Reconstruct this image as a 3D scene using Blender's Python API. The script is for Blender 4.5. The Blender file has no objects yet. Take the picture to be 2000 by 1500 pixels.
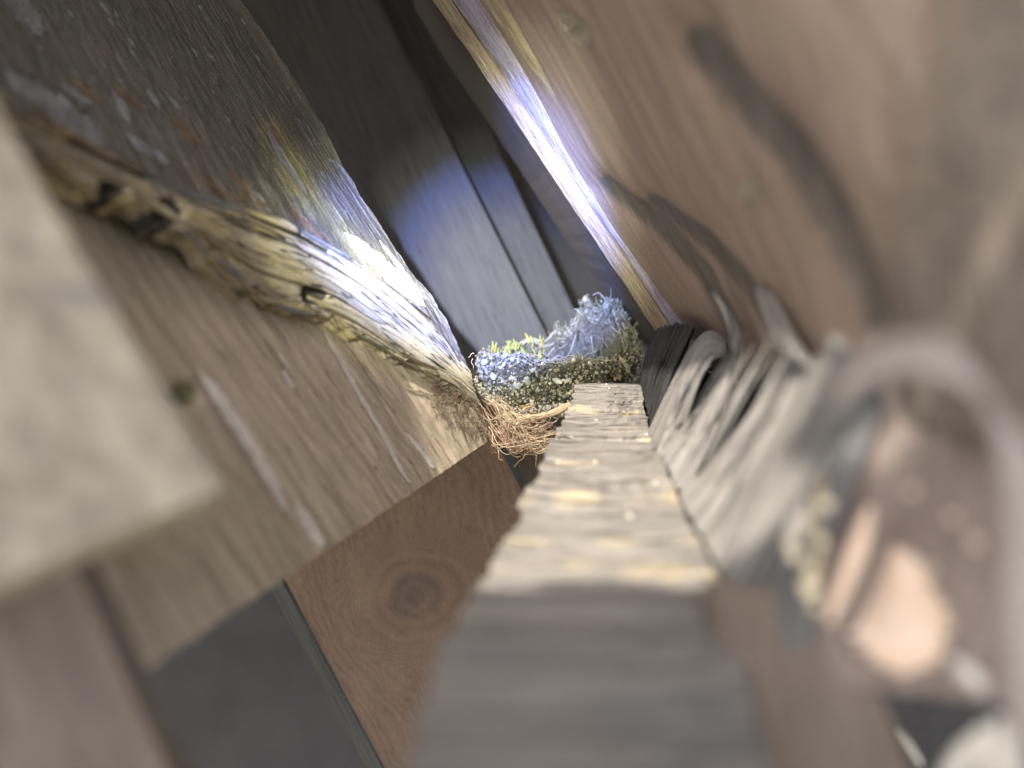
import bpy, math, random
import numpy as np
from mathutils import Vector
from mathutils.bvhtree import BVHTree

random.seed(7)
rng = np.random.default_rng(7)
C = bpy.context.scene
COL = C.collection

# ------------------------------------------------------------------ camera, sky, sun, torch, exposure
LENS, FOCUS = 26.0, 0.352
K = 18.0 / LENS / 1000.0                      # metres per photograph pixel at 1 m (photograph 2000 x 1500)
cam_d = bpy.data.cameras.new('camera')
cam_d.lens = LENS; cam_d.sensor_width = 36.0; cam_d.clip_start = 0.005; cam_d.clip_end = 500.0
cam_d.dof.use_dof = True; cam_d.dof.focus_distance = FOCUS; cam_d.dof.aperture_fstop = 4.8
cam = bpy.data.objects.new('camera', cam_d); COL.objects.link(cam)
cam.location = (0, 0, 0); cam.rotation_euler = (math.radians(90), 0, 0)
C.camera = cam

SUN_DIR = Vector((-0.30, -0.60, 0.74)).normalized()      # towards the sun
w = bpy.data.worlds.new('World'); C.world = w; w.use_nodes = True
nt = w.node_tree
sky = nt.nodes.new('ShaderNodeTexSky'); sky.sky_type = 'NISHITA'; sky.sun_disc = False
sky.dust_density = 3.5; sky.air_density = 0.9; sky.ozone_density = 1.0
sky.sun_elevation = math.asin(SUN_DIR.z)
sky.sun_rotation = math.atan2(SUN_DIR.x, SUN_DIR.y)
bg = nt.nodes['Background']; bg.inputs['Strength'].default_value = 0.14
nt.links.new(sky.outputs[0], bg.inputs['Color'])

sun_d = bpy.data.lights.new('sun', 'SUN'); sun_d.energy = 2.0; sun_d.angle = math.radians(0.6); sun_d.color = (1.0, 0.91, 0.78)
sun = bpy.data.objects.new('sun', sun_d); COL.objects.link(sun)
sun.rotation_euler = SUN_DIR.to_track_quat('Z', 'Y').to_euler()

def P(px, py, Y):
    return Vector(((px - 1000) * K * Y, Y, (750 - py) * K * Y))

# the hand torch whose cool round beam lights the nest and the boards beside it
TORCH_AT, TORCH_TO = Vector((-0.062, -0.03, 0.075)), P(925, 452, 0.36)
t_d = bpy.data.lights.new('torch', 'SPOT'); t_d.energy = 17.0; t_d.shadow_soft_size = 0.004
t_d.spot_size = math.radians(27); t_d.spot_blend = 0.05; t_d.color = (1, 1, 1)
torch = bpy.data.objects.new('torch', t_d); COL.objects.link(torch)
torch.location = TORCH_AT; torch.rotation_euler = (TORCH_AT - TORCH_TO).to_track_quat('Z', 'Y').to_euler()
t_d.use_nodes = True
tn = t_d.node_tree; em = tn.nodes['Emission']
tc = tn.nodes.new('ShaderNodeTexCoord'); sp = tn.nodes.new('ShaderNodeSeparateXYZ')
tn.links.new(tc.outputs['Normal'], sp.inputs[0])
def tmath(op, a, b=None):
    n = tn.nodes.new('ShaderNodeMath'); n.operation = op
    for i, x in enumerate((a, b)):
        if x is None: continue
        if isinstance(x, (int, float)): n.inputs[i].default_value = x
        else: tn.links.new(x, n.inputs[i])
    return n.outputs[0]
r2 = tmath('ADD', tmath('MULTIPLY', sp.outputs[0], sp.outputs[0]), tmath('MULTIPLY', sp.outputs[1], sp.outputs[1]))
rr = tmath('DIVIDE', tmath('SQRT', r2), math.sin(math.radians(13.5)))
tr = tn.nodes.new('ShaderNodeValToRGB'); tn.links.new(rr, tr.inputs[0])
tr.color_ramp.elements[0].position = 0.0; tr.color_ramp.elements[0].color = (0.90, 0.92, 1.0, 1)
tr.color_ramp.elements[1].position = 1.0; tr.color_ramp.elements[1].color = (0.0, 0.0, 0.0, 1)
for p_, c_ in ((0.38, (0.80, 0.84, 1.0)), (0.64, (0.32, 0.40, 0.88)), (0.80, (0.10, 0.105, 0.09)), (0.94, (0.035, 0.034, 0.022))):
    e = tr.color_ramp.elements.new(p_); e.color = (*c_, 1)
tn.links.new(tr.outputs[0], em.inputs['Color'])

C.view_settings.view_transform = 'Standard'; C.view_settings.look = 'None'
C.view_settings.exposure = 2.05; C.view_settings.gamma = 1.0; C.view_settings.use_curve_mapping = False
C.render.engine = 'CYCLES'
C.cycles.use_denoising = True
C.cycles.max_bounces = 8; C.cycles.diffuse_bounces = 6
C.cycles.sample_clamp_indirect = 4.0

# ------------------------------------------------------------------ numpy noise
_perm = rng.permutation(512)
_perm = np.concatenate([_perm, _perm, _perm])
_grad = rng.normal(size=(512, 2)); _grad /= np.linalg.norm(_grad, axis=1)[:, None]
def perlin(x, y):
    x = np.asarray(x, float); y = np.asarray(y, float)
    xi = np.floor(x).astype(int); yi = np.floor(y).astype(int)
    fx, fy = x - xi, y - yi
    xi &= 511; yi &= 511
    ux, uy = fx*fx*fx*(fx*(fx*6-15)+10), fy*fy*fy*(fy*(fy*6-15)+10)
    def g(a, b, dx, dy):
        h = _perm[_perm[a & 511] + (b & 511)] % 512
        return _grad[h, 0]*dx + _grad[h, 1]*dy
    n00 = g(xi, yi, fx, fy); n10 = g(xi+1, yi, fx-1, fy)
    n01 = g(xi, yi+1, fx, fy-1); n11 = g(xi+1, yi+1, fx-1, fy-1)
    return (n00*(1-ux)+n10*ux)*(1-uy) + (n01*(1-ux)+n11*ux)*uy
def fbm(x, y, o=4):
    s = 0; a = 1
    for i in range(o):
        s = s + a*perlin(x*2**i + 17*i, y*2**i + 31*i); a *= 0.5
    return s
def sstep(a, b, x):
    t = np.clip((x-a)/(b-a), 0, 1); return t*t*(3-2*t)

# ------------------------------------------------------------------ materials
def new_mat(name):
    m = bpy.data.materials.new(name); m.use_nodes = True
    t = m.node_tree
    return m, t, t.nodes['Principled BSDF']
def N(t, kind, **kw):
    n = t.nodes.new(kind)
    for k, v in kw.items(): setattr(n, k, v)
    return n
def ramp(t, fac, stops):
    r = N(t, 'ShaderNodeValToRGB')
    els = r.color_ramp.elements
    while len(els) < len(stops): els.new(0.5)
    for e, (p, c) in zip(els, stops):
        e.position = p; e.color = (*c, 1) if len(c) == 3 else c
    t.links.new(fac, r.inputs[0]); return r.outputs[0]
def mix(t, fac, a, b, mode='MIX'):
    n = N(t, 'ShaderNodeMix', data_type='RGBA', blend_type=mode)
    for sock, x in ((n.inputs[0], fac), (n.inputs[6], a), (n.inputs[7], b)):
        if isinstance(x, (int, float)): sock.default_value = x
        elif isinstance(x, tuple): sock.default_value = (*x, 1)
        else: t.links.new(x, sock)
    return n.outputs[2]
def mth(t, op, a, b=None, c=None):
    n = N(t, 'ShaderNodeMath', operation=op)
    for i, x in enumerate((a, b, c)):
        if x is None: continue
        if isinstance(x, (int, float)): n.inputs[i].default_value = x
        else: t.links.new(x, n.inputs[i])
    return n.outputs[0]
def noise(t, vec, scale, detail=5.0, rough=0.55, dist=0.0):
    n = N(t, 'ShaderNodeTexNoise'); n.inputs['Scale'].default_value = scale
    n.inputs['Detail'].default_value = detail; n.inputs['Roughness'].default_value = rough
    n.inputs['Distortion'].default_value = dist
    t.links.new(vec, n.inputs['Vector']); return n.outputs['Fac']
def stretch(t, vec, s):
    n = N(t, 'ShaderNodeMapping'); n.inputs['Scale'].default_value = s
    t.links.new(vec, n.inputs['Vector']); return n.outputs[0]

def wood(name, dark, mid, light, along=35.0, across=420.0, blotch=None, blotch_amt=0.5, speck=None, speck_at=0.64,
         speck_size=900.0, crack=0.0, stain=None, bump=0.5, rough=0.85, contrast=0.16, grain=0.35):
    """Weathered wood in UV metres: u runs along the grain."""
    m, t, b = new_mat(name)
    uv = N(t, 'ShaderNodeUVMap').outputs[0]
    g1 = noise(t, stretch(t, uv, (along, across, 1)), 1.0, 6, 0.6, 0.35)
    g2 = noise(t, stretch(t, uv, (along*3, across*4, 1)), 1.0, 4, 0.6)
    g = mth(t, 'MULTIPLY_ADD', g2, 0.4, mth(t, 'MULTIPLY', g1, 0.6))
    c = ramp(t, g, [(0.5-contrast, dark), (0.5, mid), (0.5+contrast, light)])
    if blotch:
        bl = noise(t, stretch(t, uv, (28, 60, 1)), 1.0, 5, 0.6)
        f = ramp(t, bl, [(0.45, (0, 0, 0)), (0.66, (blotch_amt,)*3)])
        c = mix(t, f, c, blotch)
    if stain:
        at = N(t, 'ShaderNodeAttribute', attribute_name='stain')
        edge = noise(t, stretch(t, uv, (150, 500, 1)), 1.0, 5, 0.6)
        f = mth(t, 'ADD', at.outputs['Fac'], mth(t, 'MULTIPLY_ADD', edge, 0.7, -0.35))
        f = ramp(t, f, [(0.30, (0, 0, 0)), (0.62, (1, 1, 1))])
        sc_ = mix(t, ramp(t, g, [(0.38, (0, 0, 0)), (0.62, (1, 1, 1))]), tuple(x*0.6 for x in stain), tuple(min(1, x*1.35) for x in stain))
        c = mix(t, f, c, sc_)
    if speck:
        s = noise(t, stretch(t, uv, (speck_size*0.55, speck_size, 1)), 1.0, 3, 0.7)
        f = ramp(t, s, [(speck_at-0.03, (0, 0, 0)), (speck_at+0.05, (0.85,)*3)])
        c = mix(t, f, c, speck)
    hgt = g
    if crack:
        k = noise(t, stretch(t, uv, (along*0.35, across*0.7, 1)), 1.0, 3, 0.5, 0.2)
        f = ramp(t, mth(t, 'ABSOLUTE', mth(t, 'SUBTRACT', k, 0.5)), [(0.0, (crack,)*3), (0.014, (0, 0, 0))])
        c = mix(t, f, c, tuple(x*0.3 for x in dark))
        hgt = mth(t, 'SUBTRACT', hgt, f)
    gr = noise(t, stretch(t, uv, (1100, 1700, 1)), 1.0, 2, 0.5)
    c = mix(t, grain, c, ramp(t, gr, [(0.32, (0.2,)*3), (0.68, (0.8,)*3)]), 'OVERLAY')
    t.links.new(c, b.inputs['Base Color'])
    hgt = mth(t, 'MULTIPLY_ADD', gr, 0.35, hgt)
    bp = N(t, 'ShaderNodeBump'); bp.inputs['Strength'].default_value = bump; bp.inputs['Distance'].default_value = 0.0012
    t.links.new(hgt, bp.inputs['Height']); t.links.new(bp.outputs[0], b.inputs['Normal'])
    b.inputs['Roughness'].default_value = rough
    b.inputs['Specular IOR Level'].default_value = 0.25
    return m

def chip_mat(name, rough=0.9, gain=1.0):
    """Colour comes from each piece's own 'tint' attribute (pieces differ in colour; some tints carry light)."""
    m, t, b = new_mat(name)
    at = N(t, 'ShaderNodeAttribute', attribute_name='tint')
    tc_ = N(t, 'ShaderNodeTexCoord').outputs['Object']
    n = noise(t, tc_, 1800, 4, 0.6)
    c = mix(t, 0.6, at.outputs['Color'], ramp(t, n, [(0.3, (0.2,)*3), (0.7, (0.8,)*3)]), 'OVERLAY')
    t.links.new(c, b.inputs['Base Color'])
    bp = N(t, 'ShaderNodeBump'); bp.inputs['Strength'].default_value = 0.5; bp.inputs['Distance'].default_value = 0.0004
    t.links.new(n, bp.inputs['Height']); t.links.new(bp.outputs[0], b.inputs['Normal'])
    b.inputs['Roughness'].default_value = rough; b.inputs['Specular IOR Level'].default_value = 0.2
    return m

def plain(name, c1, c2, scale=300, bump=0.4):
    m, t, b = new_mat(name)
    tc_ = N(t, 'ShaderNodeTexCoord').outputs['Object']
    n = noise(t, tc_, scale, 6, 0.6)
    t.links.new(ramp(t, n, [(0.35, c1), (0.65, c2)]), b.inputs['Base Color'])
    bp = N(t, 'ShaderNodeBump'); bp.inputs['Strength'].default_value = bump; bp.inputs['Distance'].default_value = 0.001
    t.links.new(n, bp.inputs['Height']); t.links.new(bp.outputs[0], b.inputs['Normal'])
    b.inputs['Roughness'].default_value = 0.9; b.inputs['Specular IOR Level'].default_value = 0.2
    return m

# ------------------------------------------------------------------ mesh helpers
def link(name, me, mat, parent=None):
    o = bpy.data.objects.new(name, me); COL.objects.link(o)
    if mat: me.materials.append(mat)
    if parent: o.parent = parent
    return o
def tag(o, label=None, cat=None, group=None, kind=None):
    if label: o['label'] = label
    if cat: o['category'] = cat
    if group: o['group'] = group
    if kind: o['kind'] = kind
    return o
def from_arrays(name, V, F, smooth=True):
    me = bpy.data.meshes.new(name)
    me.from_pydata([tuple(v) for v in V], [], [tuple(f) for f in F]); me.update()
    if smooth: me.polygons.foreach_set('use_smooth', [True]*len(me.polygons))
    return me

def catmull(A, n):
    """A: (k, ...) control values; n samples, passing through every control value."""
    k = A.shape[0]
    t = np.linspace(0, k-1, n); i = np.minimum(t.astype(int), k-2); f = (t-i).reshape((-1,)+(1,)*(A.ndim-1))
    p = lambda j: A[np.clip(j, 0, k-1)]
    p0 = np.where((i-1 < 0).reshape(f.shape), 2*p(i)-p(i+1), p(i-1))
    p3 = np.where((i+2 > k-1).reshape(f.shape), 2*p(i+1)-p(i), p(i+2))
    p1, p2 = p(i), p(i+1)
    return 0.5*((2*p1) + (-p0+p2)*f + (2*p0-5*p1+4*p2-p3)*f**2 + (-p0+3*p1-3*p2+p3)*f**3)

def line(a, b, n):
    """control points from a to b, straight in space (a, b = px, py, depth)"""
    A, B = P(*a), P(*b)
    return [A.lerp(B, i/(n-1)) for i in range(n)]
def curve(pts, n):
    Q = catmull(np.array([P(*p) for p in pts]), n); return [Vector(q) for q in Q]

class Slab:
    """A solid board: a front sheet through a net of control points, a thickness behind it and closed sides."""
    def __init__(self, name, rows, nu, nv, mat, thick=0.012, tvec=None, relief=None, warp=None, stain=None, parent=None, uvoff=(0, 0), side_mat=None):
        A = np.array([[tuple(p) for p in r] for r in rows], float)
        G = catmull(A, nv)                                 # across
        G = np.swapaxes(catmull(np.swapaxes(G, 0, 1), nu), 0, 1)   # along
        du = np.linalg.norm(np.diff(G, axis=1), axis=2).mean(0); dv = np.linalg.norm(np.diff(G, axis=0), axis=2).mean(1)
        u = np.concatenate([[0], np.cumsum(du)]); v = np.concatenate([[0], np.cumsum(dv)])
        U, Vv = np.meshgrid(u, v)
        s, q = np.meshgrid(np.linspace(0, 1, nu), np.linspace(0, 1, nv))
        nrm = np.cross(np.gradient(G, axis=1), np.gradient(G, axis=0))
        nrm /= np.linalg.norm(nrm, axis=2)[:, :, None] + 1e-12
        if (nrm * -G).sum() < 0: nrm = -nrm; flip = True
        else: flip = False
        mean_n = nrm.reshape(-1, 3).mean(0); mean_n /= np.linalg.norm(mean_n)
        if warp is not None: G = warp(G, U, Vv, s, q, nrm)
        px = 1000 + G[:, :, 0]/(K*G[:, :, 1]); py = 750 - G[:, :, 2]/(K*G[:, :, 1])
        base = G.copy()
        if relief is not None: G = G + nrm * relief(U, Vv, px, py, s, q)[:, :, None]
        back = base + (tvec(q, mean_n) if callable(tvec) else np.array(tvec) if tvec is not None else -mean_n*thick)
        nF = nu*nv
        idx = np.arange(nF).reshape(nv, nu)
        a, b_, c, d = idx[:-1, :-1], idx[:-1, 1:], idx[1:, 1:], idx[1:, :-1]
        front = np.stack([a, b_, c, d], -1).reshape(-1, 4)
        if not flip: pass
        else: front = front[:, ::-1]
        V = [G.reshape(-1, 3)]; UV = [np.stack([U + uvoff[0], Vv + uvoff[1]], -1).reshape(-1, 2)]; F = [front]
        ring = np.concatenate([idx[0, :], idx[1:, -1], idx[-1, -2::-1], idx[-2:0:-1, 0]])
        n = len(ring); Gf, Bf = G.reshape(-1, 3), back.reshape(-1, 3)
        UVf = UV[0]
        ns = 5
        off = nF
        loops = []
        for k in range(ns):
            f = k/(ns-1)
            V.append(Gf[ring]*(1-f) + Bf[ring]*f)
            tl = np.linalg.norm(Gf[ring]-Bf[ring], axis=1)*f
            inn = UVf[ring].copy(); inn[:, 1] += tl; inn[:, 0] += tl*0.2
            UV.append(inn); loops.append(off + np.arange(n)); off += n
        for k in range(ns-1):
            A0, A1 = loops[k], loops[k+1]
            qd = np.stack([A0, A1, np.roll(A1, -1), np.roll(A0, -1)], -1)
            F.append(qd[:, ::-1] if flip else qd)
        # back: coarse sheet
        iu = np.unique(np.linspace(0, nu-1, min(nu, 24)).astype(int)); iv = np.unique(np.linspace(0, nv-1, min(nv, 300 if callable(tvec) else 24)).astype(int))
        Bk = back[np.ix_(iv, iu)]; V.append(Bk.reshape(-1, 3)); UV.append(np.stack([U, Vv], -1)[np.ix_(iv, iu)].reshape(-1, 2))
        bi = off + np.arange(len(iu)*len(iv)).reshape(len(iv), len(iu))
        bq = np.stack([bi[:-1, :-1], bi[1:, :-1], bi[1:, 1:], bi[:-1, 1:]], -1).reshape(-1, 4)
        F.append(bq[:, ::-1] if flip else bq)
        V = np.concatenate(V); UV = np.concatenate(UV); F = np.concatenate(F)
        me = from_arrays(name, V, F)
        uvl = me.uv_layers.new(name='UVMap')
        li = np.empty(len(me.loops), dtype=np.int32); me.loops.foreach_get('vertex_index', li)
        uvl.data.foreach_set('uv', UV[li].astype(np.float32).ravel())
        st = np.zeros(len(V), np.float32)
        if stain is not None:
            st[:nF] = stain(px, py, U, Vv, s, q).ravel().astype(np.float32)
            o0 = nF
            for k in range(ns): st[o0:o0+n] = st[ring]; o0 += n
        at = me.attributes.new('stain', 'FLOAT', 'POINT'); at.data.foreach_set('value', st)
        self.G, self.nrm = G, nrm
        self.obj = link(name, me, mat, parent)
        if side_mat:
            me.materials.append(side_mat)
            mi = np.ones(len(F), np.int32); mi[:len(front)] = 0; me.polygons.foreach_set('material_index', mi)
        self.bvh = BVHTree.FromPolygons([tuple(x) for x in Gf], [tuple(f) for f in front.tolist()])
    def hit(self, px, py):
        d = P(px, py, 1.0).normalized()
        loc, nr, i, dist = self.bvh.ray_cast(Vector((0, 0, 0)), d)
        if loc is None: return None, None
        if nr.dot(d) > 0: nr = -nr
        return loc, nr

def seg_dist(px, py, pts):
    """distance in photograph pixels to a polyline"""
    best = np.full(np.shape(px), 1e9)
    for (x0, y0), (x1, y1) in zip(pts[:-1], pts[1:]):
        dx, dy = x1-x0, y1-y0
        t = np.clip(((px-x0)*dx + (py-y0)*dy)/(dx*dx+dy*dy), 0, 1)
        best = np.minimum(best, np.hypot(px-x0-t*dx, py-y0-t*dy))
    return best

def flake(slab, pts, name, mat, parent, thick=0.0006, lift=0.0004, seed=0, n=26):
    """A thin ragged flake lying on a board: the outline follows a spine with widths (px, py, half width)."""
    r = random.Random(seed)
    pts = np.array(pts, float); S = catmull(pts, n)
    d = np.gradient(S[:, :2], axis=0); d /= np.linalg.norm(d, axis=1)[:, None] + 1e-9
    nn = np.stack([-d[:, 1], d[:, 0]], 1)
    V, F = [], []
    cols = 5
    for i in range(n):
        end = min(1.0, 3.2*math.sin(math.pi*min(max(i/(n-1), 0.0), 1.0)) + 0.05)
        wl = S[i, 2]*end*(0.75 + 0.5*r.random()); wr = S[i, 2]*end*(0.75 + 0.5*r.random())
        for j in range(cols):
            f = j/(cols-1); x, y = S[i, :2] + nn[i]*(-wl + (wl+wr)*f)
            loc, nr = slab.hit(x, y)
            if loc is None: return None
            h = lift + thick*(0.35 + 0.65*math.sin(math.pi*f)) * (0.8+0.4*r.random())
            V.append(loc + nr*h)
    top = len(V)
    V += [v - (v.normalized()*-1)*0 + v.normalized()*(lift+thick*1.4) for v in V[:top]]
    for i in range(n-1):
        for j in range(cols-1):
            a = i*cols+j
            F.append((a, a+1, a+cols+1, a+cols)); F.append((top+a, top+a+cols, top+a+cols+1, top+a+1))
    rim = [i*cols for i in range(n)] + [(n-1)*cols+j for j in range(1, cols)] + [i*cols+cols-1 for i in range(n-2, -1, -1)] + list(range(cols-2, 0, -1))
    for a, b in zip(rim, rim[1:]+rim[:1]): F.append((a, top+a, top+b, b))
    me = from_arrays(name, V, F, True)
    uv = me.uv_layers.new(name='UVMap')
    for l in me.loops:
        k = l.vertex_index % top
        uv.data[l.index].uv = (0.0022*(k//cols) + seed*0.013, 0.0006*(k % cols))
    return link(name, me, mat, parent)

def sliver(name, path, mat, parent, seed=0, n=28, flat=0.35):
    """A split-off splinter: tapered, flattened and slightly ridged, along a path of (px, py, depth, half width in pixels)."""
    r = random.Random(seed)
    A = np.array([list(P(x, y, d)) + [hw*K*d] for x, y, d, hw in path])
    S = catmull(A, n); V, F = [], []; sd = 10
    prof = [0.7+0.5*r.random() for _ in range(sd)]
    T = np.gradient(S[:, :3], axis=0)
    for i in range(n):
        t = Vector(T[i]).normalized(); view = Vector(S[i, :3]).normalized()
        side = t.cross(view).normalized(); up = side.cross(t).normalized()
        for k in range(sd):
            a = 2*math.pi*k/sd; rad = S[i, 3]*prof[k]*(0.92+0.16*r.random())
            V.append(Vector(S[i, :3]) + side*math.cos(a)*rad + up*math.sin(a)*rad*flat)
    for i in range(n-1):
        for k in range(sd):
            F.append((i*sd+k, i*sd+(k+1) % sd, (i+1)*sd+(k+1) % sd, (i+1)*sd+k))
    F.append(tuple(range(sd-1, -1, -1))); F.append(tuple((n-1)*sd+k for k in range(sd)))
    me = from_arrays(name, V, F); uv = me.uv_layers.new(name='UVMap')
    L = np.concatenate([[0], np.cumsum(np.linalg.norm(np.diff(S[:, :3], axis=0), axis=1))])
    W = S[:, 3].mean()*2*math.pi/sd
    for l in me.loops:
        k = l.vertex_index; uv.data[l.index].uv = (L[k//sd] + seed*0.017, (k % sd)*W)
    return link(name, me, mat, parent)

def tubes(name, paths, mat, parent, tints, sides=4):
    """many thin fibres joined into one mesh: paths = list of (points array, radius array)"""
    V, F, T = [], [], []
    for (pts, rad), tint in zip(paths, tints):
        base = len(V); n = len(pts)
        tg = np.gradient(pts, axis=0)
        ref = np.array([0.3, 0.9, 0.2])
        for i in range(n):
            t = tg[i]/(np.linalg.norm(tg[i])+1e-12)
            a = np.cross(t, ref); a /= np.linalg.norm(a)+1e-12; b = np.cross(t, a)
            for k in range(sides):
                an = 2*math.pi*k/sides
                V.append(pts[i] + (a*math.cos(an) + b*math.sin(an))*rad[i]); T.append(tint)
        for i in range(n-1):
            for k in range(sides):
                F.append((base+i*sides+k, base+i*sides+(k+1) % sides, base+(i+1)*sides+(k+1) % sides, base+(i+1)*sides+k))
        F.append(tuple(base+k for k in range(sides-1, -1, -1))); F.append(tuple(base+(n-1)*sides+k for k in range(sides)))
    me = from_arrays(name, V, F)
    at = me.attributes.new('tint', 'FLOAT_COLOR', 'POINT')
    at.data.foreach_set('color', np.array([(*t, 1.0) for t in T], np.float32).ravel())
    return link(name, me, mat, parent)

_ICO_V = []
_g = (1+5**0.5)/2
for a in (-1, 1):
    for b in (-_g, _g): _ICO_V += [(a, b, 0), (0, a, b), (b, 0, a)]
_ICO_V = np.array(_ICO_V, float); _ICO_V /= np.linalg.norm(_ICO_V, axis=1)[:, None]
def _hull(Vs):
    import itertools
    fs = []
    for tri in itertools.combinations(range(len(Vs)), 3):
        a, b, c = Vs[list(tri)]; n = np.cross(b-a, c-a); d = (Vs-a) @ n
        if np.all(d < 1e-6): fs.append(tri)
        elif np.all(d > -1e-6): fs.append((tri[0], tri[2], tri[1]))
    return fs
_ICO_F = _hull(_ICO_V)
def grains(name, places, mat, parent, smooth=False):
    """many small irregular crumbs in one mesh: places = (centre, size xyz, tint)"""
    V, F, T = [], [], []
    for c, s, tint in places:
        base = len(V)
        R = np.linalg.qr(rng.normal(size=(3, 3)))[0]
        vv = (_ICO_V * (0.7+0.6*rng.random((12, 1)))) * np.array(s) @ R.T + np.array(c)
        V += [tuple(x) for x in vv]; T += [tint]*12
        F += [(base+a, base+b, base+d) for a, b, d in _ICO_F]
    me = from_arrays(name, V, F, smooth)
    at = me.attributes.new('tint', 'FLOAT_COLOR', 'POINT')
    at.data.foreach_set('color', np.array([(*t, 1.0) for t in T], np.float32).ravel())
    return link(name, me, mat, parent)

def box(name, lo, hi, mat, parent=None, seg=1):
    x0, y0, z0 = lo; x1, y1, z1 = hi
    V = [(x0, y0, z0), (x1, y0, z0), (x1, y1, z0), (x0, y1, z0), (x0, y0, z1), (x1, y0, z1), (x1, y1, z1), (x0, y1, z1)]
    F = [(3, 2, 1, 0), (4, 5, 6, 7), (0, 1, 5, 4), (1, 2, 6, 5), (2, 3, 7, 6), (3, 0, 4, 7)]
    return link(name, from_arrays(name, V, F, False), mat, parent)

# ------------------------------------------------------------------ material palette
M_dark = wood('dark_weathered', (0.066, 0.061, 0.053), (0.115, 0.107, 0.093), (0.19, 0.178, 0.15), along=40, across=500,
              blotch=(0.16, 0.12, 0.085), blotch_amt=0.35, speck=(0.30, 0.28, 0.25), speck_at=0.67, speck_size=650, crack=0.6,
              stain=(0.22, 0.20, 0.09), bump=0.5, grain=0.8)
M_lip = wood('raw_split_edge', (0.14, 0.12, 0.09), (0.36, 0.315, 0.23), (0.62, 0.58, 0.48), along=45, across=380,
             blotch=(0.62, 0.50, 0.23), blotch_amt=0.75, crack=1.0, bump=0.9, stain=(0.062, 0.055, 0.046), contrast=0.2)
M_brown = wood('tan_board', (0.32, 0.265, 0.20), (0.47, 0.395, 0.305), (0.60, 0.525, 0.42), along=30, across=260,
               blotch=(0.33, 0.29, 0.21), blotch_amt=0.7, speck=(0.60, 0.50, 0.36), speck_at=0.68, speck_size=500, crack=0.7,
               stain=(0.20, 0.185, 0.11), bump=0.4)
M_pale = wood('pale_board', (0.20, 0.18, 0.155), (0.36, 0.32, 0.255), (0.49, 0.44, 0.35), along=60, across=110, contrast=0.14,
              stain=(0.23, 0.215, 0.20), bump=0.35)
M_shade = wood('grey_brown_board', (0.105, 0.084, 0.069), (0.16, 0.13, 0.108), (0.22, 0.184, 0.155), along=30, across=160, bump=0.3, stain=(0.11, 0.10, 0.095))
M_red = wood('pinkish_board', (0.255, 0.188, 0.156), (0.355, 0.27, 0.226), (0.43, 0.34, 0.287), along=25, across=170,
             blotch=(0.30, 0.25, 0.185), blotch_amt=0.6, stain=(0.155, 0.14, 0.125), bump=0.35, contrast=0.2)
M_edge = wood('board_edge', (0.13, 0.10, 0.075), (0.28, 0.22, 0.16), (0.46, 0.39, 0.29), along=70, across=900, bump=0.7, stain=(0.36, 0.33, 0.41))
M_tan = wood('tan_strip', (0.24, 0.19, 0.12), (0.42, 0.35, 0.23), (0.58, 0.50, 0.35), along=40, across=200, bump=0.4)
M_ledge = wood('ledge_wood', (0.13, 0.127, 0.124), (0.25, 0.24, 0.226), (0.37, 0.352, 0.315), along=40, across=600, crack=0.8,
               blotch=(0.31, 0.275, 0.225), blotch_amt=0.4, stain=(0.42, 0.36, 0.265), bump=0.9, contrast=0.18)
M_grey = wood('grey_fibre', (0.12, 0.118, 0.115), (0.255, 0.248, 0.238), (0.40, 0.39, 0.375), along=25, across=700, crack=0.7, bump=0.8)
M_black = wood('blackened_fibre', (0.012, 0.012, 0.013), (0.035, 0.035, 0.037), (0.16, 0.16, 0.165), along=25, across=1500, crack=1.0, bump=1.0, rough=0.55, contrast=0.2)
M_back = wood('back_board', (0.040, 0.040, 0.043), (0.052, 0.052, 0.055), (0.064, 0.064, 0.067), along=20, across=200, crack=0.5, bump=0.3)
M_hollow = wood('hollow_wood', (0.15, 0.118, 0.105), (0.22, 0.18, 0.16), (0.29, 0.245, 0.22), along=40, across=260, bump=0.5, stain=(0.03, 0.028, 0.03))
M_flake = wood('bare_and_glare_flake', (0.42, 0.40, 0.38), (0.60, 0.57, 0.52), (0.74, 0.71, 0.64), along=60, across=800, bump=0.5)
M_chalk = wood('chalky_flake', (0.11, 0.11, 0.115), (0.19, 0.19, 0.195), (0.30, 0.30, 0.30), along=60, across=500, bump=0.4)
M_bark = wood('bark_flake', (0.09, 0.065, 0.045), (0.15, 0.105, 0.07), (0.25, 0.18, 0.12), along=60, across=700, bump=0.7)
M_pink = wood('pink_flake', (0.74, 0.56, 0.43), (0.80, 0.62, 0.49), (0.84, 0.67, 0.55), along=30, across=120, bump=0.3)  # the teardrop's sun brightness lies in this colour; a sliver shares it
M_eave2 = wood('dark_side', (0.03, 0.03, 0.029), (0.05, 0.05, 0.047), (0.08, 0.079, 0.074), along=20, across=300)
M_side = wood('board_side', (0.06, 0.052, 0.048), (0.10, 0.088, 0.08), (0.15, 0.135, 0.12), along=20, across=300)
M_dgrey = wood('dark_grey_fibre', (0.09, 0.09, 0.092), (0.15, 0.15, 0.152), (0.22, 0.22, 0.22), along=25, across=500, crack=0.7, bump=0.8)
M_arch = wood('bleached_strip', (0.23, 0.20, 0.19), (0.36, 0.325, 0.31), (0.46, 0.43, 0.41), along=25, across=300, bump=0.5)
M_wall = plain('inner_wall', (0.040, 0.039, 0.040), (0.055, 0.054, 0.054), 12)
M_ground = plain('ground', (0.16, 0.15, 0.12), (0.24, 0.22, 0.17), 3)
M_chip = chip_mat('nest_bits')
M_fibre = chip_mat('root_fibre', 0.6)

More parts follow.
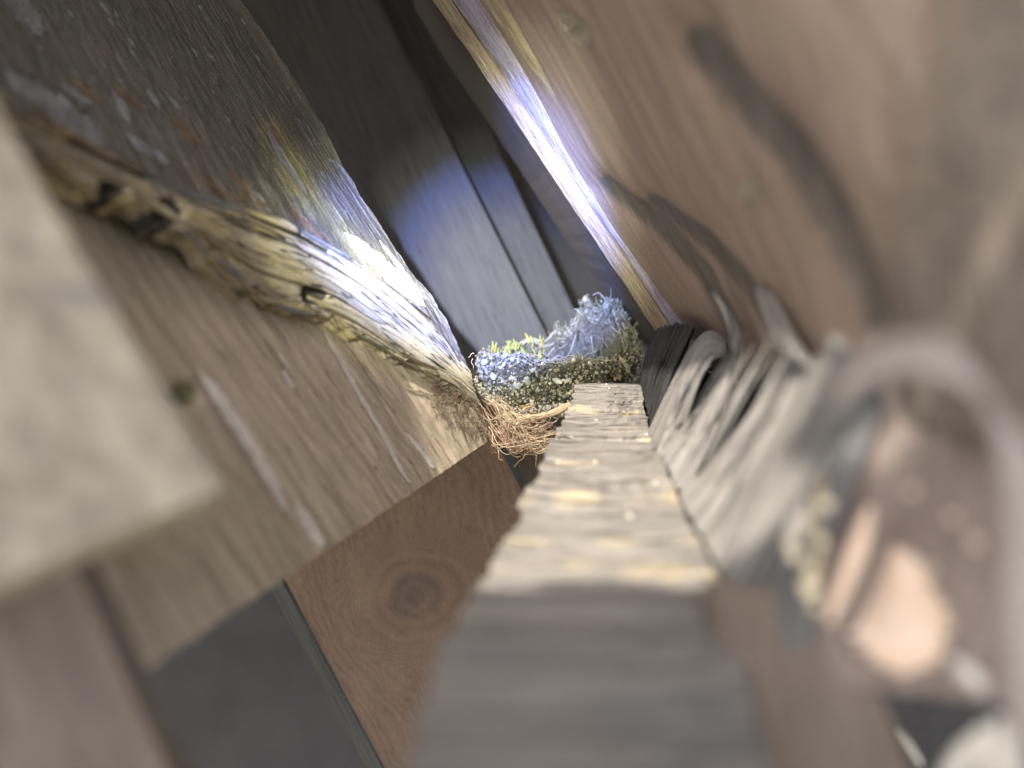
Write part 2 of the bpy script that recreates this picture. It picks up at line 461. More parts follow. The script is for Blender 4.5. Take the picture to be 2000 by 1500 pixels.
def knot_wood():
    m, t, b = new_mat('knotty_wood')
    uv = N(t, 'ShaderNodeUVMap').outputs[0]
    sp_ = N(t, 'ShaderNodeSeparateXYZ'); t.links.new(uv, sp_.inputs[0])
    at = N(t, 'ShaderNodeAttribute', attribute_name='knot')           # distance to the knot, 1 = its rim
    d = at.outputs['Fac']
    wob = noise(t, stretch(t, uv, (30, 60, 1)), 1.0, 4, 0.55)
    bend = mth(t, 'DIVIDE', 1.0, mth(t, 'ADD', mth(t, 'MULTIPLY', d, d), 0.5))
    lines = mth(t, 'ADD', mth(t, 'MULTIPLY', sp_.outputs[1], 190.0), mth(t, 'MULTIPLY_ADD', wob, 5.0, mth(t, 'MULTIPLY', bend, 4.0)))
    rings = mth(t, 'ADD', mth(t, 'MULTIPLY', d, 5.2), mth(t, 'MULTIPLY', wob, 1.3))
    f = ramp(t, d, [(0.0, (1, 1, 1)), (0.62, (1, 1, 1)), (0.95, (0, 0, 0))])
    n = N(t, 'ShaderNodeMix', data_type='FLOAT'); t.links.new(f, n.inputs[0]); t.links.new(lines, n.inputs[2]); t.links.new(rings, n.inputs[3])
    ph = mth(t, 'FRACT', n.outputs[0])
    c = ramp(t, ph, [(0.0, (0.090, 0.060, 0.044)), (0.55, (0.122, 0.083, 0.060)), (0.9, (0.100, 0.066, 0.048)), (1.0, (0.090, 0.060, 0.044))])
    inner = ramp(t, mth(t, 'MULTIPLY_ADD', wob, 0.12, d), [(0.30, (1, 1, 1)), (0.48, (0, 0, 0))])
    c = mix(t, mth(t, 'MULTIPLY', inner, 0.5), c, (0.05, 0.036, 0.034))
    bl = noise(t, stretch(t, uv, (25, 40, 1)), 1.0, 5, 0.6)
    c = mix(t, ramp(t, bl, [(0.45, (0, 0, 0)), (0.7, (0.6,)*3)]), c, (0.155, 0.110, 0.072))
    mk = noise(t, stretch(t, uv, (160, 100, 1)), 1.0, 6, 0.75, 1.5)
    c = mix(t, ramp(t, mk, [(0.685, (0, 0, 0)), (0.71, (0.75,)*3)]), c, (0.022, 0.021, 0.02))
    gr = noise(t, stretch(t, uv, (300, 1500, 1)), 1.0, 3, 0.5)
    c = mix(t, 0.35, c, ramp(t, gr, [(0.3, (0.25,)*3), (0.7, (0.75,)*3)]), 'OVERLAY')
    t.links.new(c, b.inputs['Base Color'])
    bp = N(t, 'ShaderNodeBump'); bp.inputs['Strength'].default_value = 0.3; bp.inputs['Distance'].default_value = 0.0008
    t.links.new(gr, bp.inputs['Height']); t.links.new(bp.outputs[0], b.inputs['Normal'])
    b.inputs['Roughness'].default_value = 0.75; b.inputs['Specular IOR Level'].default_value = 0.25
    return m
M_knot = knot_wood()

# ------------------------------------------------------------------ setting: shed interior behind the boards, ground below
tag(box('ground', (-60, -60, -1.9), (60, 60, -1.8), M_ground), kind='structure')
tag(box('back_wall', (-1.4, 1.00, -1.8), (1.4, 1.05, 0.9), M_wall), kind='structure')
tag(box('ceiling', (-1.4, 0.401, 0.34), (1.4, 0.998, 0.36), M_wall), kind='structure')
tag(box('side_wall', (-1.45, 0.35, -1.8), (-1.402, 1.05, 0.9), M_wall), kind='structure')
tag(box('side_wall', (1.402, 0.35, -1.8), (1.45, 1.05, 0.9), M_wall), kind='structure')

M_blocker = wood('sun_blocker', (0.16, 0.13, 0.10), (0.26, 0.22, 0.17), (0.36, 0.31, 0.25), along=8, across=60, bump=0.3)
# unseen boards added above the lens, their gap shaped to sun only the ledge
tag(box('sun_blocker', (-1.0, 0.09, 0.34), (1.0, 0.399, 0.346), M_blocker), 'wide added sun-blocking board overhead, behind the gap, above the boards', 'board', 'added sun-blocking boards overhead')
def wavy_sun_blocker(name, y_front, edge, x0, x1, z0, z1, mat):
    xs = np.concatenate([[x0], np.linspace(-0.2, -0.06, 158), [x1]]); V, F = [], []
    for x in xs:
        for y, z in ((y_front, z0), (edge(x), z0), (edge(x), z1), (y_front, z1)): V.append((x, y, z))
    for i in range(159):
        for k in range(4): F.append((i*4+k, i*4+(k+1) % 4, (i+1)*4+(k+1) % 4, (i+1)*4+k))
    F.append((3, 2, 1, 0)); F.append(tuple(159*4+k for k in range(4)))
    return link(name, from_arrays(name, V, F, False), mat)
eb = wavy_sun_blocker('sun_blocker', -0.55, lambda x: -0.171 - 0.075*(x+0.13) + 0.009*float(fbm(x*38, 3.3, 4)) if -0.2 < x < -0.06 else -0.19, -1.0, 1.0, 0.34, 0.346, M_blocker)  # wavy edge added to roughen the border of its shadow
tag(eb, 'wide added sun-blocking board overhead with a wavy edge, in front of the gap', 'board', 'added sun-blocking boards overhead')
tag(box('sun_blocker', (-1.0, -0.187, 0.34), (-0.185, 0.088, 0.346), M_blocker), 'short added sun-blocking board overhead, left of the gap', 'board', 'added sun-blocking boards overhead')
tag(box('sun_blocker', (-0.073, -0.147, 0.34), (1.0, 0.088, 0.346), M_blocker), 'short added sun-blocking board overhead, right of the gap', 'board', 'added sun-blocking boards overhead')
tag(box('sun_blocker', (-0.094, -0.166, 0.34), (1.0, -0.148, 0.346), M_blocker), 'narrow added sun-blocking batten overhead, at the front right corner of the gap', 'board', 'added sun-blocking boards overhead')
# back boards inside the cavity: two planks side by side, edges along the common slant
def rows_between(pairs, n): return [line(a, b, n) for a, b in pairs]
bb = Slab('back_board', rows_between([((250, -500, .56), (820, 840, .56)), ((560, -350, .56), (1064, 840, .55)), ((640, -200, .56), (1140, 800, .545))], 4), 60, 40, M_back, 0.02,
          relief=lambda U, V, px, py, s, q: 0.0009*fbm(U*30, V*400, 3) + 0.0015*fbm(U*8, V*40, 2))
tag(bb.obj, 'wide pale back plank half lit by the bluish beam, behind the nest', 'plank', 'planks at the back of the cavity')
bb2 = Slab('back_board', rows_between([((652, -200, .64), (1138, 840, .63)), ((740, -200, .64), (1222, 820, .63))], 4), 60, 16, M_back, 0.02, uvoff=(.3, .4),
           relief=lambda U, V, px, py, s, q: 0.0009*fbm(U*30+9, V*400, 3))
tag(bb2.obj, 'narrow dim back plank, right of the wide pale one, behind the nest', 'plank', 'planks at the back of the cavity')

# ------------------------------------------------------------------ A: dark weathered board, upper left
lipU = [(-300, 60, .11), (0, 190, .152), (130, 270, .182), (250, 330, .21), (370, 385, .23), (470, 420, .25), (560, 455, .27), (650, 505, .29), (740, 560, .308), (820, 622, .325), (880, 680, .338), (916, 722, .345)]
lipL = [(-300, 190, .113), (0, 272, .142), (150, 345, .172), (300, 415, .198), (400, 480, .218), (500, 575, .240), (560, 600, .255), (640, 620, .275), (720, 660, .293), (800, 710, .313), (880, 748, .333), (936, 792, .345)]
topA = [(-560, -360, .22), (-260, -230, .27), (-150, -200, .29), (-60, -180, .31), (70, -160, .335), (150, -150, .35), (215, -140, .365), (270, -140, .375), (320, -140, .38), (350, -140, .385), (365, -140, .385)]
rowsA = [line(a, b, 8) for a, b in zip(lipU[:-1], topA)]
rowsA.append([P(*p) for p in ((914, 716, .345), (868, 618, .35), (786, 506, .355), (702, 380, .36), (622, 232, .365), (546, 110, .37), (470, 0, .375), (385, -140, .385))])
def warpA(G, U, V, s, q, nrm):
    e = sstep(0.9, 1.0, q)
    n = 0.0016*fbm(U*75, U*0+3, 5)*e
    G = G.copy(); G[:, :, 0] += n*0.9; G[:, :, 2] += n*0.35
    return G
def reliefA(U, V, px, py, s, q):
    low = sstep(0.35, 0.0, s)
    return 0.0014*fbm(U*14, V*90, 4)*(0.35+low) + 0.0005*fbm(U*60, V*600, 3)
def stainA(px, py, U, V, s, q):
    a = sstep(75, 5, seg_dist(px, py, [(530, 260), (600, 380), (680, 470), (780, 560)]))*0.62
    b = sstep(70, 0, seg_dist(px, py, [(430, 420), (560, 470), (700, 530)]))*0.5
    c = 0.5*sstep(0.30, 0.0, s)*(0.5 + 1.1*perlin(U*25, V*110))
    return np.maximum(np.maximum(a, b), c) - 0.1
A = Slab('weathered_board', rowsA, 260, 300, M_dark, 0.014, relief=reliefA, warp=warpA, stain=stainA)
tag(A.obj, 'dark grey weathered board with pale specks and a split bright lower edge, upper left', 'board')

# split raw edge of A
def reliefL(U, V, px, py, s, q):
    h = 0.0012*fbm(U*40, V*170, 5) + 0.0016*np.abs(perlin(U*16+5, V*420)) + 0.0008*np.abs(perlin(U*40+2, V*900))
    for (x, y), r in (((218, 366), 20), ((325, 412), 24), ((615, 572), 20)):
        h = h - 0.0042*np.exp(-(((px-x)/(r*1.25))**2 + ((py-y)/r)**2)**1.5)
    return h
def warpL(G, U, V, s, q, nrm):
    G = G.copy(); e = sstep(0.55, 1.0, q)
    G[:, :, 2] += e*0.0035*fbm(U*110, V*10+1, 4)
    return G
def stain_shadeL(px, py, U, V, s, q):
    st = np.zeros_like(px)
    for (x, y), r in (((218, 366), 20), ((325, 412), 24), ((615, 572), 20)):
        st = np.maximum(st, sstep(r*1.55, r*0.95, np.hypot(px-x, (py-y)*1.1)))  # pits shaded in colour on top of the shallow dents
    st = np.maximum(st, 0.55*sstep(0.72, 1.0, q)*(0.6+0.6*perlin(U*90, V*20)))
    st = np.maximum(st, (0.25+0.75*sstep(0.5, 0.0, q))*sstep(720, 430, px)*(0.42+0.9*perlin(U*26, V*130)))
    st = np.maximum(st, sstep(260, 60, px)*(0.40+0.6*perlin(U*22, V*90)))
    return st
lipUc = curve(lipU, 24); lipLc = curve(lipL, 24)
mid = [(a.lerp(b, 0.5) + Vector((0, -0.0018*(a.y/0.34), -0.0005))) for a, b in zip(lipUc, lipLc)]
lip = Slab('split_edge', [lipUc, mid, lipLc], 420, 70, M_lip, 0.008, relief=reliefL, warp=warpL, stain=stain_shadeL, parent=A.obj)
lip.obj['label'] = 'ragged bright raw wood along the split lower edge'

# flakes and slivers on A
white_flakes = [[(5, 135, 8), (70, 185, 22), (140, 235, 26), (205, 285, 10)], [(10, -20, 14), (50, 25, 20), (82, 70, 9)], [(120, 165, 5), (150, 185, 10), (185, 205, 4)],
                [(520, 238, 3), (540, 290, 8), (575, 345, 6), (600, 380, 3)], [(285, 175, 3), (300, 195, 6), (312, 210, 2)], [(215, 175, 3), (240, 215, 9), (255, 240, 3)],
                [(195, 5, 2), (208, 20, 4), (216, 35, 2)], [(130, 20, 2), (138, 28, 3), (143, 36, 1)], [(250, 75, 2), (257, 84, 3), (262, 93, 1)], [(404, 105, 2), (414, 114, 4), (422, 122, 2)],
                [(640, 310, 2), (660, 325, 5), (675, 345, 2)], [(330, 190, 2), (345, 205, 4), (356, 218, 2)], [(480, 370, 3), (500, 385, 8), (520, 398, 3)],
                [(590, 235, 2), (600, 250, 3), (608, 262, 1)], [(240, 260, 4), (275, 285, 9), (330, 320, 4)]]
for i, f in enumerate(white_flakes):
    flake(A, f, 'paint_flake', M_chalk, A.obj, thick=0.0003, lift=0.0001, seed=i)
for i, f in enumerate([[(135, 150, 4), (170, 185, 12), (200, 200, 4)], [(60, 200, 4), (95, 230, 10), (150, 270, 4)], [(220, 165, 3), (250, 190, 7), (290, 215, 3)],
                       [(330, 225, 3), (360, 255, 7), (400, 290, 3)], [(440, 330, 3), (480, 370, 7), (530, 410, 3)], [(520, 235, 3), (535, 262, 7), (550, 290, 3)],
                       [(390, 350, 3), (430, 372, 6), (480, 395, 3)], [(560, 400, 3), (600, 440, 7), (650, 480, 3)]]):
    o = flake(A, f, 'bark_flake', M_bark, A.obj, thick=0.0003, lift=0.0001, seed=40+i)
rs = random.Random(3)
for i in range(70):                                              # fine pale splinters over the dark face
    x, y = rs.uniform(20, 690), rs.uniform(5, 480); L = rs.uniform(6, 22); hw = rs.uniform(0.8, 2.4)
    if y > 200 + x*0.42 or x > 470 + y*0.55: continue
    flake(A, [(x, y, hw), (x+L*0.28, y+L*0.42, hw*1.3), (x+L*0.55, y+L*0.85, hw*0.6)], 'paint_flake', M_chalk, A.obj, thick=0.0002, lift=0.0001, seed=100+i, n=8)
for i, pth in enumerate([[(420, 470, .222, 8), (520, 520, .247, 14), (640, 560, .275, 12), (760, 640, .305, 5)], [(560, 465, .262, 5), (680, 530, .287, 8), (800, 620, .315, 6), (880, 700, .333, 3)],
                         [(640, 490, .28, 4), (760, 570, .305, 7), (860, 660, .33, 5), (910, 735, .343, 2)], [(600, 580, .258, 4), (700, 625, .283, 8), (790, 690, .305, 4)],
                         [(150, 310, .178, 10), (260, 372, .20, 14), (380, 450, .215, 6)], [(700, 560, .29, 4), (800, 640, .315, 6), (890, 735, .338, 3)],
                         [(740, 640, .298, 5), (810, 690, .315, 8), (870, 735, .329, 5), (915, 770, .341, 2)]]):
    sliver('splinter', pth, M_lip, A.obj, seed=i)

for i, f in enumerate([[(672, 455, 5), (720, 498, 14), (775, 548, 16), (830, 600, 9)], [(600, 432, 4), (660, 478, 9), (730, 540, 8), (790, 592, 3)], [(740, 470, 2), (785, 530, 5), (830, 585, 3)], [(800, 590, 3), (850, 640, 7), (890, 690, 4)]]):
    flake(A, f, 'torch_glare_flake', M_flake, A.obj, thick=0.0005, lift=0.0001, seed=260+i)  # pale flakes put the torch's blown highlight into the board's colour
rs = random.Random(21)
cu, cl = catmull(np.array(lipU, float), 200), catmull(np.array(lipL, float), 200)
for i in range(58):
    cc, k = (cu, rs.randrange(30, 165)) if i < 36 else (cl, rs.randrange(40, 170))
    L = rs.randrange(8, 26); n_ = 4; hw = rs.uniform(2.0, 6.5) if k < 110 else rs.uniform(1.2, 3.5)
    off = rs.uniform(-16, 14) if i < 36 else rs.uniform(-16, 4); drift = rs.uniform(-7, 7)
    pth = []
    for j in range(n_):
        p = cc[min(199, k + L*j//(n_-1))]; pth.append((p[0] - off*.5 + drift*j/3, p[1] + off + drift*j/3, p[2]*0.992 - .0012, hw*(0.35, 1.0, 0.9, 0.2)[j]))
    sliver('splinter', pth, rs.choice((M_lip, M_lip, M_dark, M_chalk, M_bark)), A.obj, seed=400+i, n=14, flat=0.3)

# ------------------------------------------------------------------ B: tan board below the split edge
pairsB = [((-800, -60, .105), (120, 1425, .120)), ((-525, 45, .108), (270, 1322, .130)), ((-200, 110, .13), (484, 1177, .165)), ((0, 270, .165), (572, 1118, .19)), ((180, 372, .2), (650, 1065, .215)), ((400, 495, .237), (744, 1002, .25)),
          ((560, 580, .268), (820, 952, .285)), ((700, 640, .302), (880, 911, .31)), ((850, 720, .337), (930, 877, .335)), ((932, 775, .351), (960, 858, .345))]
def reliefB(U, V, px, py, s, q):
    return 0.0010*fbm(U*12, V*80, 4) + 0.0004*fbm(U*50, V*420, 3) - 0.004*np.exp(-((px-365)/28)**2 - ((py-765)/20)**2)
def stainB(px, py, U, V, s, q):
    a = sstep(0.42, 0.0, s)*0.55
    return np.maximum(a, sstep(38, 15, np.hypot(px-365, py-768))*0.9)
def warpB(G, U, V, s, q, nrm):
    G = G.copy(); e = sstep(0.95, 1.0, s); n = 0.0008*fbm(V*300, V*0+5, 3)*e
    G[:, :, 2] += n; return G
B = Slab('tan_board', [line(a, b, 8) for a, b in pairsB], 260, 260, M_brown, 0.012, relief=reliefB, warp=warpB, stain=stainB)
tag(B.obj, 'tan board with pale streaks, cut off square, under the split edge of the dark board', 'board')
for i, f in enumerate([[(385, 725, 5), (425, 780, 13), (480, 865, 13), (530, 950, 11), (553, 1000, 5)], [(575, 985, 5), (600, 1025, 11), (630, 1070, 9)], [(630, 650, 2), (665, 710, 4), (705, 780, 4), (770, 890, 2)],
                       [(790, 845, 2), (820, 880, 5), (846, 916, 4)], [(715, 790, 2), (745, 850, 4), (785, 925, 3), (800, 945, 2)], [(550, 725, 3), (562, 745, 5), (572, 760, 3)], [(540, 690, 2), (550, 705, 4), (560, 720, 2)]]):
    flake(B, f, 'pale_streak', M_flake, B.obj, seed=200+i)
rs = random.Random(11)
for i in range(46):
    x, y = rs.uniform(480, 930), rs.uniform(650, 950); L = rs.uniform(8, 26); hw = rs.uniform(0.5, 1.5)
    flake(B, [(x, y, hw), (x+L*0.27, y+L*0.43, hw*1.3), (x+L*0.5, y+L*0.85, hw*0.6)], 'wood_fibre', M_pale, B.obj, thick=0.0002, lift=0.0001, seed=300+i, n=8)

# ------------------------------------------------------------------ C: pale board close to the lens, left;  G: board below it
pc = [(-240, -160, .108), (-110, 30, .107), (-10, 205, .106), (98, 395, .105), (226, 615, .104), (344, 805, .103), (434, 955, .102)]
def reliefC(U, V, px, py, s, q): return 0.0005*fbm(U*45, V*60, 3) + 0.0004*np.sin(px*0.012 + py*0.042 + 2*fbm(U*20, V*20, 2))*0.5
def stainC(px, py, U, V, s, q): return 0.22 + 0.55*perlin(px*0.0025+py*0.002, py*0.020-px*.003) + 0.3*perlin(px*0.004+py*0.002, py*0.011) + 0.2*perlin(px*0.012-py*0.004, py*0.008)
Cb = Slab('pale_board', [curve([(-1500, 300, .066), (-1000, 900, .064), (-700, 1380, .062)], 8), curve([(-800, 150, .084), (-400, 650, .082), (-160, 1205, .080)], 8), curve([(-420, 0, .097), (-100, 520, .095), (180, 1057, .092)], 8), curve(pc, 8)],
          120, 120, M_pale, 0.011, relief=reliefC, stain=stainC)
tag(Cb.obj, 'pale grey board with a square corner, blurred close to the lens at left', 'board')
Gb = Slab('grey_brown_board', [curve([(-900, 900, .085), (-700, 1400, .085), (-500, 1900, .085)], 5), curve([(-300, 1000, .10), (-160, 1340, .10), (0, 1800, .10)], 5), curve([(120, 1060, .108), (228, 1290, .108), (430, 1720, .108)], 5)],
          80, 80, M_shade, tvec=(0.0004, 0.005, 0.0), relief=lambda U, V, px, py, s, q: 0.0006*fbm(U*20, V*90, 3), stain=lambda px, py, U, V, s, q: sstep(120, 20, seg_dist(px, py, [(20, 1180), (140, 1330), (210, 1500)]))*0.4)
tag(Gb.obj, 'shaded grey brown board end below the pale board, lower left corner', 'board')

# ------------------------------------------------------------------ H: knotty brown board
pairsH = [((440, 930, .41), (860, 1720, .41)), ((700, 800, .405), (1100, 1580, .405)), ((905, 745, .40), (1300, 1480, .40))]
H = Slab('knotty_board', [line(a, b, 6) for a, b in pairsH], 120, 90, M_knot, tvec=(-0.011, 0.018, -0.004), relief=lambda U, V, px, py, s, q: 0.0004*fbm(U*10, V*60, 3))
me = H.obj.data
kd = np.array([(lambda p: math.hypot((p.x/(K*p.y)+1000-815)*0.86+((750-p.z/(K*p.y))-1165)*0.12, (750-p.z/(K*p.y))-1165))(v.co) for v in me.vertices], np.float32)/150.0
at = me.attributes.new('knot', 'FLOAT', 'POINT'); at.data.foreach_set('value', kd)
tag(H.obj, 'brown board with a round knot, in the shade behind the cut tan board', 'board')
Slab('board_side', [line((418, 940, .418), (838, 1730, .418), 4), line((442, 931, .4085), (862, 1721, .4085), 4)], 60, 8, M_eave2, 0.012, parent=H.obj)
tag(Slab('dark_slat', [line((905, 720, .44), (1120, 1100, .44), 4), line((985, 720, .44), (1200, 1100, .44), 4)], 40, 20, M_shade, 0.02, uvoff=(.7, .2),
         relief=lambda U, V, px, py, s, q: 0.0006*fbm(U*20, V*90, 3)).obj, 'narrow dark grey slat in the gap beside the knotty board', 'slat')

# ------------------------------------------------------------------ D: pinkish board, right
D_rows = [[(760, -150), (850, 0), (940, 132), (1030, 266), (1120, 402), (1192, 508), (1268, 622)], [(800, -150), (895, 0), (985, 140), (1075, 285), (1165, 425), (1240, 530), (1315, 632)],
          [(850, -150), (945, 0), (1040, 150), (1125, 300), (1215, 440), (1290, 545), (1370, 650)],
          [(990, -150), (1080, 0), (1165, 150), (1250, 310), (1330, 450), (1395, 560), (1455, 675)], [(1180, -150), (1260, 0), (1330, 150), (1400, 310), (1465, 450), (1515, 570), (1560, 705)],
          [(1420, -150), (1480, 0), (1535, 150), (1590, 310), (1640, 450), (1670, 570), (1690, 700)], [(1800, -150), (1830, 0), (1860, 150), (1885, 310), (1905, 450), (1920, 570), (1930, 720)],
          [(2300, -150), (2310, 0), (2320, 150), (2330, 310), (2330, 450), (2330, 620), (2330, 860)], [(2900, -150), (2900, 0), (2900, 150), (2900, 310), (2900, 450), (2900, 650), (2900, 950)]]
for r_ in D_rows:
    (xa, ya), (xb, yb) = r_[-2], r_[-1]
    r_.append([xb + (xb-xa)*.9, yb + (yb-ya)*.9])
D_dep = [.362, .352, .325, .25, .18, .128, .096, .076, .064]
groove = [[(1180, 360), (1290, 450), (1370, 540), (1430, 650)], [(1270, 400), (1380, 480), (1460, 570), (1535, 690)], [(1360, 90), (1450, 200), (1540, 300), (1620, 430), (1680, 560), (1700, 620)]]
gw = [19, 22, 46]
def reliefD(U, V, px, py, s, q):
    h = 0.0009*fbm(U*9, V*50, 3) + 0.0003*fbm(U*40, V*400, 3)
    for g, w_ in zip(groove, gw): h = h - 0.0022*np.exp(-(seg_dist(px, py, g)/(1.3*w_))**2)
    return h
def toneD(px, py, U, V, s, q):
    st = np.zeros_like(px)
    for g, w_ in zip(groove, gw): st = np.maximum(st, 0.8*np.exp(-(seg_dist(px, py, g)/(w_*1.1))**2))
    return np.maximum(st, 0.55*sstep(1550, 1950, px + 0.2*py))  # right part of the board darker and greyer
def warpD(G, U, V, s, q, nrm):
    G = G.copy(); e = sstep(0.05, 0.0, q); n = 0.0009*fbm(U*120, U*0+2, 3)*e; G[:, :, 0] += n; return G
D = Slab('pinkish_board', [[P(x, y, d) for i, (x, y) in enumerate(r)] for r, d in zip(D_rows, D_dep)], 200, 300, M_red, tvec=lambda q, n: sstep(0.035, 0.0, q)[:, :, None]*np.array(P(1140, 520, .50) - P(1215, 545, .36)) - sstep(0.0, 0.035, q)[:, :, None]*np.array([-0.92, -0.38, 0.0])*0.016, relief=reliefD, stain=toneD, warp=warpD, side_mat=M_side)
tag(D.obj, 'large pinkish brown board with dark grooves, filling the right of the view', 'board')
# worn edge bead along the far arris of D
def reliefE(U, V, px, py, s, q): return 0.0009*np.sin(np.pi*q) + 0.0006*fbm(U*60, V*500, 3)
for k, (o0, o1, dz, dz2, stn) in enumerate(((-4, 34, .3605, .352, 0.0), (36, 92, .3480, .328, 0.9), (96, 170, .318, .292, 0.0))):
    ra = [P(x+o0, y, dz) for x, y in D_rows[0]]; rb = [P(x+o1, y+(4 if k == 0 else 8), dz2) for x, y in D_rows[0]]
    if k: rb = [a.lerp(b, max(0.12, 1-0.15*i)) for i, (a, b) in enumerate(zip(ra, rb))]
    ra = [p.lerp(Vector((0, 0, 0)), 0.006) for p in ra]; rb = [p.lerp(Vector((0, 0, 0)), 0.006) for p in rb]
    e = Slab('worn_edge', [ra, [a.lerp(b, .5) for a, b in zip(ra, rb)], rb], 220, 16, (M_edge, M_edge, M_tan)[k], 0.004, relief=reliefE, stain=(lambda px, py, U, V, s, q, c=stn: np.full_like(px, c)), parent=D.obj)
for i, f in enumerate([[(1455, 350, 12), (1468, 375, 22), (1485, 395, 10)], [(1090, 20, 12), (1130, 60, 22), (1150, 90, 10)], [(1305, 545, 3), (1312, 552, 5), (1318, 558, 3)]]):
    flake(D, f, 'paint_flake', M_pale, D.obj, thick=0.0003, lift=0.0001, seed=500+i)

# ------------------------------------------------------------------ F: splintered beam end forming the ledge, with its torn grey side
prof = [  # py, depth, left px, right px
    (745, .385, 1124, 1252), (757, .362, 1121, 1253), (778, .345, 1118, 1256), (794, .330, 1114, 1258), (812, .326, 1106, 1262), (822, .312, 1098, 1264), (846, .285, 1084, 1270), (858, .281, 1078, 1276),
    (880, .256, 1068, 1286), (905, .232, 1058, 1296), (935, .212, 1048, 1308), (950, .207, 1030, 1316), (985, .199, 1012, 1330), (1010, .184, 1022, 1342), (1050, .170, 992, 1362), (1085, .160, 970, 1378),
    (1110, .153, 955, 1394), (1140, .145, 936, 1412), (1180, .136, 912, 1425), (1260, .120, 868, 1446), (1340, .107, 836, 1464), (1430, .095, 812, 1486), (1540, .084, 800, 1516), (1680, .074, 790, 1556)]
rowsF = []
for py, d, l, r in prof:
    rowsF.append([P(l + (r-l)*f, py + 10*math.sin(math.pi*f)*(0.36-d)/0.1*0.4, d - 0.008*math.sin(math.pi*f)*(d/0.3)) for f in (0, .25, .5, .75, 1)])
def reliefF(U, V, px, py, s, q):
    h = 0.0012*fbm(U*14, V*220, 4) + 0.0007*np.abs(perlin(U*25, V*520)) + 0.0018*fbm(U*20, V*60, 3)
    return h*(0.38+0.62*sstep(1300, 950, py))
def stainF(px, py, U, V, s, q):
    st = np.zeros_like(px)
    for y0, w_ in ((806, 12), (858, 6), (905, 6), (970, 26), (1060, 10), (1120, 26)):
        st = np.maximum(st, 0.85*np.exp(-((py-y0 + 14*perlin(px*0.02, py*0+y0))/w_)**2)*(0.55+0.9*perlin(px*0.012+y0, py*0.01)))
    return st
def warpF(G, U, V, s, q, nrm):
    G = G.copy(); G[:, :, 1] += (0.0075*fbm(U*40+3, V*30, 5))*(G[:, :, 1]/0.3)*sstep(0, .06, q)*sstep(.95, .8, q); n = 0.0018*fbm(V*90, V*0+4, 3); G[:, :, 0] += n*(sstep(0.2, 0, s) + 0.4*sstep(.8, 1, s)); return G
F_ = Slab('splintered_beam', rowsF, 120, 420, M_ledge, tvec=(0.012, 0.085, -0.030), relief=reliefF, warp=warpF, stain=stainF)
beam = F_.obj
tag(beam, 'splintered grey beam end stepping back to the nest, its right side torn into curling strips', 'beam')

# torn side: recessed core painted near black as shade in the gaps, and the strips that peel off it
core_rows = [curve([(1245, 800, .375), (1290, 740, .37), (1325, 690, .37)], 5), curve([(1290, 930, .30), (1360, 820, .30), (1410, 740, .315)], 5),
             curve([(1340, 1010, .24), (1440, 880, .24), (1530, 770, .25)], 5), curve([(1400, 1140, .185), (1520, 960, .18), (1640, 790, .18)], 5), curve([(1480, 1400, .14), (1590, 1160, .138), (1720, 850, .138)], 5)]
Slab('torn_core', core_rows, 90, 140, M_hollow, 0.02, relief=lambda U, V, px, py, s, q: 0.0015*fbm(U*20, V*200, 4), stain=lambda px, py, U, V, s, q: 0.85+0*px, parent=beam)  # this stain is the painted shade of the gaps
def strip(name, pl, pr, mat, nu=80, nv=30, th=0.003, amp=1.0, seed=0, **kw):
    A_, B_ = curve(pl, 9), curve(pr, 9)
    M_ = [a.lerp(b, .5)*0.985 for a, b in zip(A_, B_)]
    return Slab(name, [A_, M_, B_], nu, nv, mat, th, parent=beam, uvoff=(seed*.13, seed*.07),
                relief=lambda U, V, px, py, s, q: 1.5*amp*(0.0012*fbm(U*10+seed, V*260, 4) + 0.0009*np.abs(perlin(U*12, V*620+seed))), **kw)
for i in range(9):                                              # blackened fine strips by the nest
    f = i/8.0
    x0, y0, d0 = 1250 + 22*f, 748 + 88*f, .350 - .05*f
    x1, y1, d1 = 1285 + 60*f, 640 - 18*f + 30*max(0, f-.6), .350 - .045*f
    strip('black_strip', [(x0, y0, d0), (x0*.5+x1*.5-6, y0*.5+y1*.5, d0*.5+d1*.5-.003), (x1, y1, d1)], [(x0+7, y0+12, d0-.004), (x0*.5+x1*.5+3, y0*.5+y1*.5+8, d0*.5+d1*.5-.006), (x1+9, y1+6, d1-.003)],
          M_black, 50, 10, 0.004, 0.8, seed=i)
strips = [([(1268, 842, .29), (1310, 760, .285), (1350, 690, .28), (1385, 655, .272), (1412, 672, .262)], [(1296, 905, .235), (1326, 815, .247), (1352, 740, .252), (1382, 690, .254), (1418, 690, .25)], M_grey),
          ([(1292, 880, .24), (1358, 800, .245), (1408, 745, .245), (1432, 690, .24), (1420, 630, .235), (1390, 570, .24)], [(1322, 955, .20), (1370, 850, .212), (1402, 770, .218), (1430, 700, .222), (1432, 635, .23), (1396, 572, .237)], M_grey),
          ([(1325, 968, .198), (1414, 868, .20), (1478, 780, .20), (1505, 700, .19), (1505, 660, .18), (1480, 560, .19)], [(1400, 1100, .143), (1475, 960, .148), (1540, 840, .152), (1590, 740, .152), (1545, 680, .160), (1488, 562, .186)], M_grey),
          ([(1385, 1060, .155), (1460, 930, .155), (1540, 800, .152), (1600, 700, .145), (1625, 660, .134)], [(1440, 1190, .128), (1540, 1010, .126), (1620, 850, .122), (1672, 730, .117), (1632, 664, .132)], M_grey),
          ([(1420, 1180, .132), (1530, 1010, .130), (1630, 850, .126), (1690, 740, .12)], [(1540, 1320, .112), (1580, 1080, .112), (1640, 920, .114), (1690, 800, .116)], M_dgrey)]
for i, (a, b, m_) in enumerate(strips):
    o = strip('grey_strip', a, b, m_, 110, 44, 0.003, 1.0, seed=20+i)

